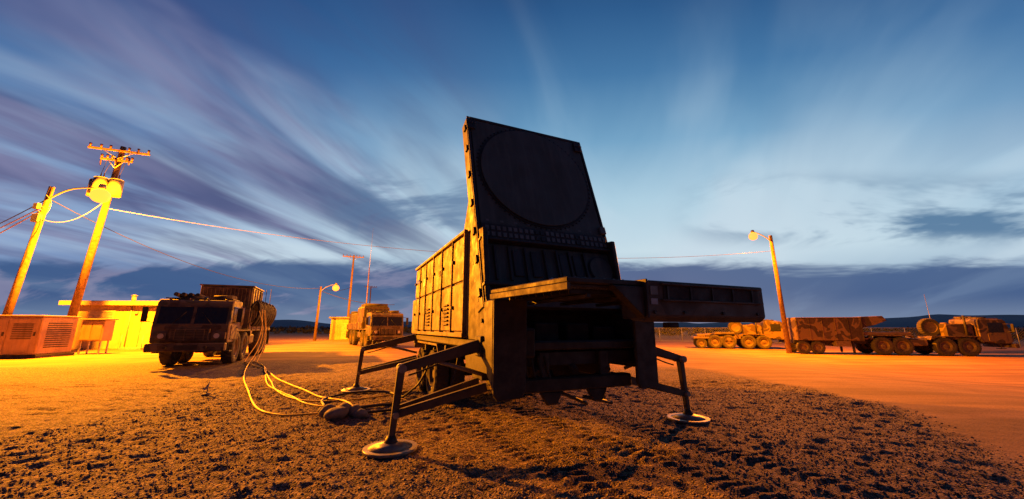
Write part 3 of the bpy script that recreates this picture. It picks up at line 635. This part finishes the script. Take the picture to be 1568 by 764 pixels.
# ------------------------------------------------------------------ scrub & hills
sv=[];sf=[]
nb=2600
for i in range(nb):
    az=random.uniform(-1.2,1.25); r=105+ (random.random()**1.4)*420
    cx,cy=r*math.sin(az),r*math.cos(az)
    hgt=random.uniform(.4,1.3)*(1+r/500); wd=hgt*random.uniform(.8,1.6); z0=gz(cx,cy)
    for k in range(16):
        p=np.array([cx+random.gauss(0,wd*.4),cy+random.gauss(0,wd*.4),z0+random.random()**.8*hgt]); s=.28*hgt
        d=rng.randn(3,3)*s; q=len(sv); sv.extend([tuple(p+d[0]),tuple(p+d[1]),tuple(p+d[2])]); sf.append((q,q+1,q+2))
mesh_np('desert_scrub',sv,sf,simple('scrub_leaf',(.045,.045,.03),(.022,.022,.016),.9,scale=.3,bump=0))
naz=320; hv=[];hf=[]
for i in range(naz):
    az=-2.0+4.0*i/(naz-1)
    h=14+26*float(vn(np.array([az*10.]),np.array([3.]),1.7))+16*float(vn(np.array([az*40.]),np.array([8.]),1.3))
    h+=60*float(sst(.62,.95,az))*float(.4+.9*vn(np.array([az*16.]),np.array([2.]),1.1))
    if az<-.2: h=24+40*float(vn(np.array([az*16.]),np.array([5.]),1.7))
    for r,hh in((2600,-5),(2900,h*.45),(3200,h),(3700,h*.3),(4200,-5)):
        hv.append((r*math.sin(az),r*math.cos(az),hh))
for i in range(naz-1):
    for j in range(4): a=i*5+j; hf.append((a,a+1,a+6,a+5))
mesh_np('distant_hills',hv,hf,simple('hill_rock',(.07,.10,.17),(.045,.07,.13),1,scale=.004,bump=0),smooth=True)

# ------------------------------------------------------------------ cables, rocks, marker
K=root('power_cables')
def gpt(x,y,lift=.03):
    X_=np.array([x]);Y_=np.array([y]); m=gravel_mask(X_,Y_); return (x,y,float((G(X_,Y_)+micro(X_,Y_,m))[0])+lift)
def lay(pts,r,mat,start=None,end=None,nm='cable'):
    P_=[np.array(p,float) for p in pts]; P_=[2*P_[0]-P_[1]]+P_+[2*P_[-1]-P_[-2]]; out=[]
    for i in range(1,len(P_)-2):
        a,b_,c,d=P_[i-1:i+3]; n=max(4,int(np.linalg.norm(c-b_)/.22))
        for j in range(n):
            t=j/n; q=.5*((2*b_)+(-a+c)*t+(2*a-5*b_+4*c-d)*t*t+(-a+3*b_-3*c+d)*t**3)
            out.append(gpt(q[0],q[1],r+.008))
    for _ in range(3): out=[out[0]]+[(out[i][0],out[i][1],max(out[i][2]-.01,(out[i-1][2]+out[i][2]*2+out[i+1][2])/4)) for i in range(1,len(out)-1)]+[out[-1]]
    if start: out=list(start)+out
    if end: out=out+list(end)
    curve(K,nm,out,r,mat)
lay([(-11.4,16.8),(-9.6,14),(-8.1,11.8),(-6.9,10.2),(-6.0,9.0),(-4.8,7.5),(-4.1,7.0),(-3.6,6.95),(-3.2,7.05)],.019,M['cable'],[(-12.2,18.2,2.3),(-11.7,18.0,1.5),(-11.6,17.6,.5)])
lay([(-11.9,17.2),(-10.2,15.4),(-9.0,14.2),(-7.6,12.4),(-6.4,11.0),(-5.4,9.9),(-4.2,8.7),(-3.4,8.1),(-3.0,7.5),(-2.7,7.2)],.019,M['cable'],[(-12.6,19,2.4),(-12.1,18.6,1.2)])
lay([(-11.7,17.5),(-10.0,15.6),(-8.5,13.4),(-6.9,11.2),(-5.6,9.4),(-4.4,8.3),(-3.4,8.3),(-2.7,8.8),(-2.4,9.5)],.017,M['cable'],[(-12.9,19.6,2.4),(-12.2,19.1,1.0)])
lay([(-11.4,17.3),(-9.4,14.8),(-7.7,12.2),(-6.3,10.2),(-5.0,8.9),(-4.1,7.9),(-3.2,7.5),(-2.6,7.9),(-2.2,8.5)],.016,M['cable'],[(-13.1,20,2.4),(-12.3,19.3,.9)])
lay([(-3.3,7.0),(-2.7,7.6),(-2.3,7.9),(-1.8,8.2),(-1.4,8.3)],.024,M['wire'],end=[(-1.2,8.3,.5),(-1.3,8.4,1.2)])
lay([(-3.0,6.8),(-2.4,7.2),(-1.9,7.5),(-1.5,7.8)],.024,M['wire'],end=[(-1.1,7.9,.4),(-1.1,8.0,1.2)])
lay([(-3.6,7.6),(-4.0,8.4),(-3.7,9.1),(-3.0,9.2),(-2.5,8.7),(-2.3,8.5)],.024,M['wire'],end=[(-1.9,8.6,.4),(-1.75,8.9,1.2)])
def rock(par,c,s,seed):
    r=np.random.RandomState(seed); bm=bmesh.new(); bmesh.ops.create_icosphere(bm,subdivisions=3,radius=1)
    f=r.randn(5,3)*1.4; ph=r.rand(5)*6
    for v in bm.verts:
        d=1+sum(.06*math.sin(float(np.dot(f[k],v.co))*1.5+ph[k]) for k in range(5)); v.co=Vector((v.co.x*s[0]*d,v.co.y*s[1]*d,v.co.z*s[2]*d))
    bmesh.ops.transform(bm,matrix=Matrix.Rotation(r.rand()*6,4,'Z'),verts=bm.verts[:])
    me=bpy.data.meshes.new('rock'); bm.to_mesh(me); bm.free(); o=link('stone',me,par,M['rock'],smooth=True); o.location=c; return o
RK=root('rock_pile',(-2.95,6.85,0))
for i,(dx,dy,a,b_,h) in enumerate([(-.24,.05,.16,.13,.11),(.0,-.16,.19,.15,.12),(.2,.1,.16,.12,.11),(-.03,.22,.15,.12,.11),(.36,-.02,.12,.1,.08),(-.40,.2,.11,.09,.07),(.03,.05,.14,.12,.14)]):
    rock(RK,(dx,dy,h*.65),(a,b_,h),i+3)
MK=root('marker_stake',(-6.95,8.95,0)); tube(MK,'stake',(0,0,-.05),(.04,0,.30),.012,M['grey']); prism(MK,'flag',[(.04,.29),(.02,.14),(-.09,.10)],-.004,.004,M['hex'],'y',0); rock(MK,(0,0,.02),(.09,.07,.04),44)

# ------------------------------------------------------------------ lights
def lamp(name,loc,power,col,r=.2,par=None,sm=140):
    L=bpy.data.lights.new(name,'POINT'); L.energy=power; L.color=col; L.shadow_soft_size=r
    L.use_nodes=True; nt=L.node_tree; em=[n for n in nt.nodes if n.type=='EMISSION'][0]
    fo=nt.nodes.new('ShaderNodeLightFalloff'); fo.inputs['Strength'].default_value=1; fo.inputs['Smooth'].default_value=sm; nt.links.new(fo.outputs['Quadratic'],em.inputs['Strength'])
    o=bpy.data.objects.new(name,L); o.location=loc; COL.objects.link(o)
    if par: o.parent=par; o.location=Vector(loc)-par.location
    return o
lamp('sodium_light',lamp1,165000,(1,.28,.003),.15,P1,70)
lamp('sodium_light_far',lamp2,45000,(1,.29,.005),.15,P4)
lamp('sodium_light_right',lamp3,90000,(1,.235,.001),.15,P5,70)

# ------------------------------------------------------------------ sky (world)
w=bpy.data.worlds.new('World'); S.world=w; w.use_nodes=True; nt=w.node_tree; nt.nodes.clear()
out=N(nt,'ShaderNodeOutputWorld'); bg=N(nt,'ShaderNodeBackground'); nt.links.new(bg.outputs[0],out.inputs[0])
tc=N(nt,'ShaderNodeTexCoord'); nr=N(nt,'ShaderNodeVectorMath',operation='NORMALIZE'); nt.links.new(tc.outputs['Generated'],nr.inputs[0])
sp=N(nt,'ShaderNodeSeparateXYZ'); nt.links.new(nr.outputs[0],sp.inputs[0])
def mth(op,a,b=None,c=None,clamp=False):
    n=N(nt,'ShaderNodeMath',operation=op); n.use_clamp=clamp
    for i,v in enumerate((a,b,c)):
        if v is None: continue
        if isinstance(v,(int,float)): n.inputs[i].default_value=v
        else: nt.links.new(v,n.inputs[i])
    return n.outputs[0]
def mixc(f,a,b,bt='MIX'):
    n=N(nt,'ShaderNodeMix',data_type='RGBA',blend_type=bt)
    for i,v in((0,f),(6,a),(7,b)):
        if isinstance(v,(int,float)): n.inputs[i].default_value=v
        elif isinstance(v,tuple): n.inputs[i].default_value=(*v,1)
        else: nt.links.new(v,n.inputs[i])
    return n.outputs[2]
def mr(v,a,b,c=0,d=1):
    n=N(nt,'ShaderNodeMapRange',interpolation_type='SMOOTHSTEP'); nt.links.new(v,n.inputs[0])
    for i,q in enumerate((a,b,c,d)): n.inputs[i+1].default_value=q
    return n.outputs[0]
x,y,z=sp.outputs; zc=mth('MAXIMUM',z,0.0)
yc=mth('MAXIMUM',y,.25)
zb=mth('DIVIDE',zc,yc)
zs=mth('DIVIDE',zc,mth('ADD',mth('MULTIPLY',mth('MAXIMUM',y,0),.62),.38))
k=mth('DIVIDE',1.0,mth('ADD',zc,.22)); pxn=mth('MULTIPLY',x,k); pyn=mth('MULTIPLY',y,k)
al=mth('ADD',mth('MULTIPLY',pxn,.32),mth('MULTIPLY',pyn,.947)); ac=mth('SUBTRACT',mth('MULTIPLY',pxn,.947),mth('MULTIPLY',pyn,.32))
def cn(sa,sl,det,dist,rough=.5,off=0):
    c=N(nt,'ShaderNodeCombineXYZ'); nt.links.new(mth('MULTIPLY',ac,sa),c.inputs[0]); nt.links.new(mth('MULTIPLY',al,sl),c.inputs[1]); c.inputs[2].default_value=off
    n=N(nt,'ShaderNodeTexNoise'); n.inputs['Scale'].default_value=1; n.inputs['Detail'].default_value=det; n.inputs['Distortion'].default_value=dist; n.inputs['Roughness'].default_value=rough
    nt.links.new(c.outputs[0],n.inputs['Vector']); return n.outputs['Fac']
c1=cn(1.05,.42,4,.4,.5,off=1.7); c2=cn(2.3,.8,4,.7,.5,off=5.1); c5=cn(1.9,.48,5,.7,.55,off=31.0)
base=ramp(nt,[(0,(.16,.26,.42)),(.10,(.30,.44,.60)),(.20,(.60,.77,.86)),(.34,(.44,.66,.80)),(.5,(.19,.41,.62)),(.68,(.07,.22,.43)),(.85,(.028,.12,.29)),(1,(.012,.055,.16))])
nt.links.new(zs,base.inputs['Fac'])
azf=mth('ADD',mth('MULTIPLY',x,.30),mth('MULTIPLY',y,.95))
glow=mr(azf,.30,.98)
col=mixc(glow,mixc(1.0,base.outputs['Color'],(.44,.50,.74),'MULTIPLY'),base.outputs['Color'])
veil=mth('MULTIPLY',mr(c1,.42,.62),mr(zs,.75,.25)); veil=mth('MULTIPLY',veil,mr(azf,.0,.9,.5,.85))
col=mixc(veil,col,(.62,.76,.86))
lf=mr(x,.05,-.40)
soft=mr(x,.1,-.3,.6,1)
col=mixc(mth('MULTIPLY',mth('MULTIPLY',mr(c2,.40,.70),soft),mr(zs,.95,.4,.10,.36)),col,(.52,.68,.82))
col=mixc(mth('MULTIPLY',mth('MULTIPLY',mr(c2,.58,.30),soft),mr(zs,.2,.4,0,.28)),col,(.06,.18,.38))
st=mth('MULTIPLY',mr(c5,.40,.62),lf); st=mth('MULTIPLY',st,mr(zs,1.0,.45,.25,1))
col=mixc(mth('MULTIPLY',st,.90),col,mixc(mr(c2,.38,.66),(.07,.08,.21),(.23,.22,.39)))
c6=cn(1.3,1.5,5,.5,.6,off=20.2)
bl=mth('MULTIPLY',mth('MULTIPLY',mr(c6,.44,.60),mr(x,.36,.62)),mth('MULTIPLY',mr(zb,.46,.34),mr(zb,.2,.27)))
col=mixc(mth('MULTIPLY',bl,.9),col,(.07,.18,.34))
bl2=mth('MULTIPLY',mth('MULTIPLY',mr(c6,.46,.62),mth('MULTIPLY',mr(x,-.02,-.12),mr(x,-.5,-.35))),mth('MULTIPLY',mr(zb,.50,.40),mr(zb,.2,.3)))
col=mixc(mth('MULTIPLY',bl2,.8),col,(.11,.20,.36))
c4=cn(1.4,2.6,5,.4,.6,off=3.3)
bank=mth('ADD',zb,mth('MULTIPLY',mth('SUBTRACT',c4,.5),.12)); bf=mr(bank,.19,.15)
bcol=mixc(mr(zb,.015,.10),(.16,.23,.37),(.045,.105,.26)); bcol=mixc(mr(c2,.5,.72,0,.4),bcol,(.17,.26,.43))
bcol=mixc(mth('MULTIPLY',mth('MULTIPLY',mr(c4,.46,.62),lf),.7),bcol,(.29,.28,.43))
col=mixc(mth('MULTIPLY',bf,.93),col,bcol)
# the sky opposite the afterglow is darker
col=mixc(mr(azf,.12,-.35),col,mixc(1.0,col,(.20,.22,.33),'MULTIPLY'))
ns=N(nt,'ShaderNodeTexSky',sky_type='NISHITA'); ns.sun_disc=False; ns.sun_elevation=rad(.5); ns.sun_rotation=rad(20)
col=mixc(1.0,col,mixc(1.0,ns.outputs[0],(.005,.005,.007),'MULTIPLY'),'ADD')
nt.links.new(col,bg.inputs['Color']); bg.inputs['Strength'].default_value=.93

# ------------------------------------------------------------------ camera
cam=bpy.data.cameras.new('camera'); co=bpy.data.objects.new('camera',cam); COL.objects.link(co)
co.location=(0,0,1.5); co.rotation_euler=(rad(90+11.89),0,0); cam.sensor_width=36; cam.sensor_fit='HORIZONTAL'; cam.lens=13.09; cam.clip_start=.05; cam.clip_end=12000
S.camera=co
print('objs',len(bpy.data.objects))
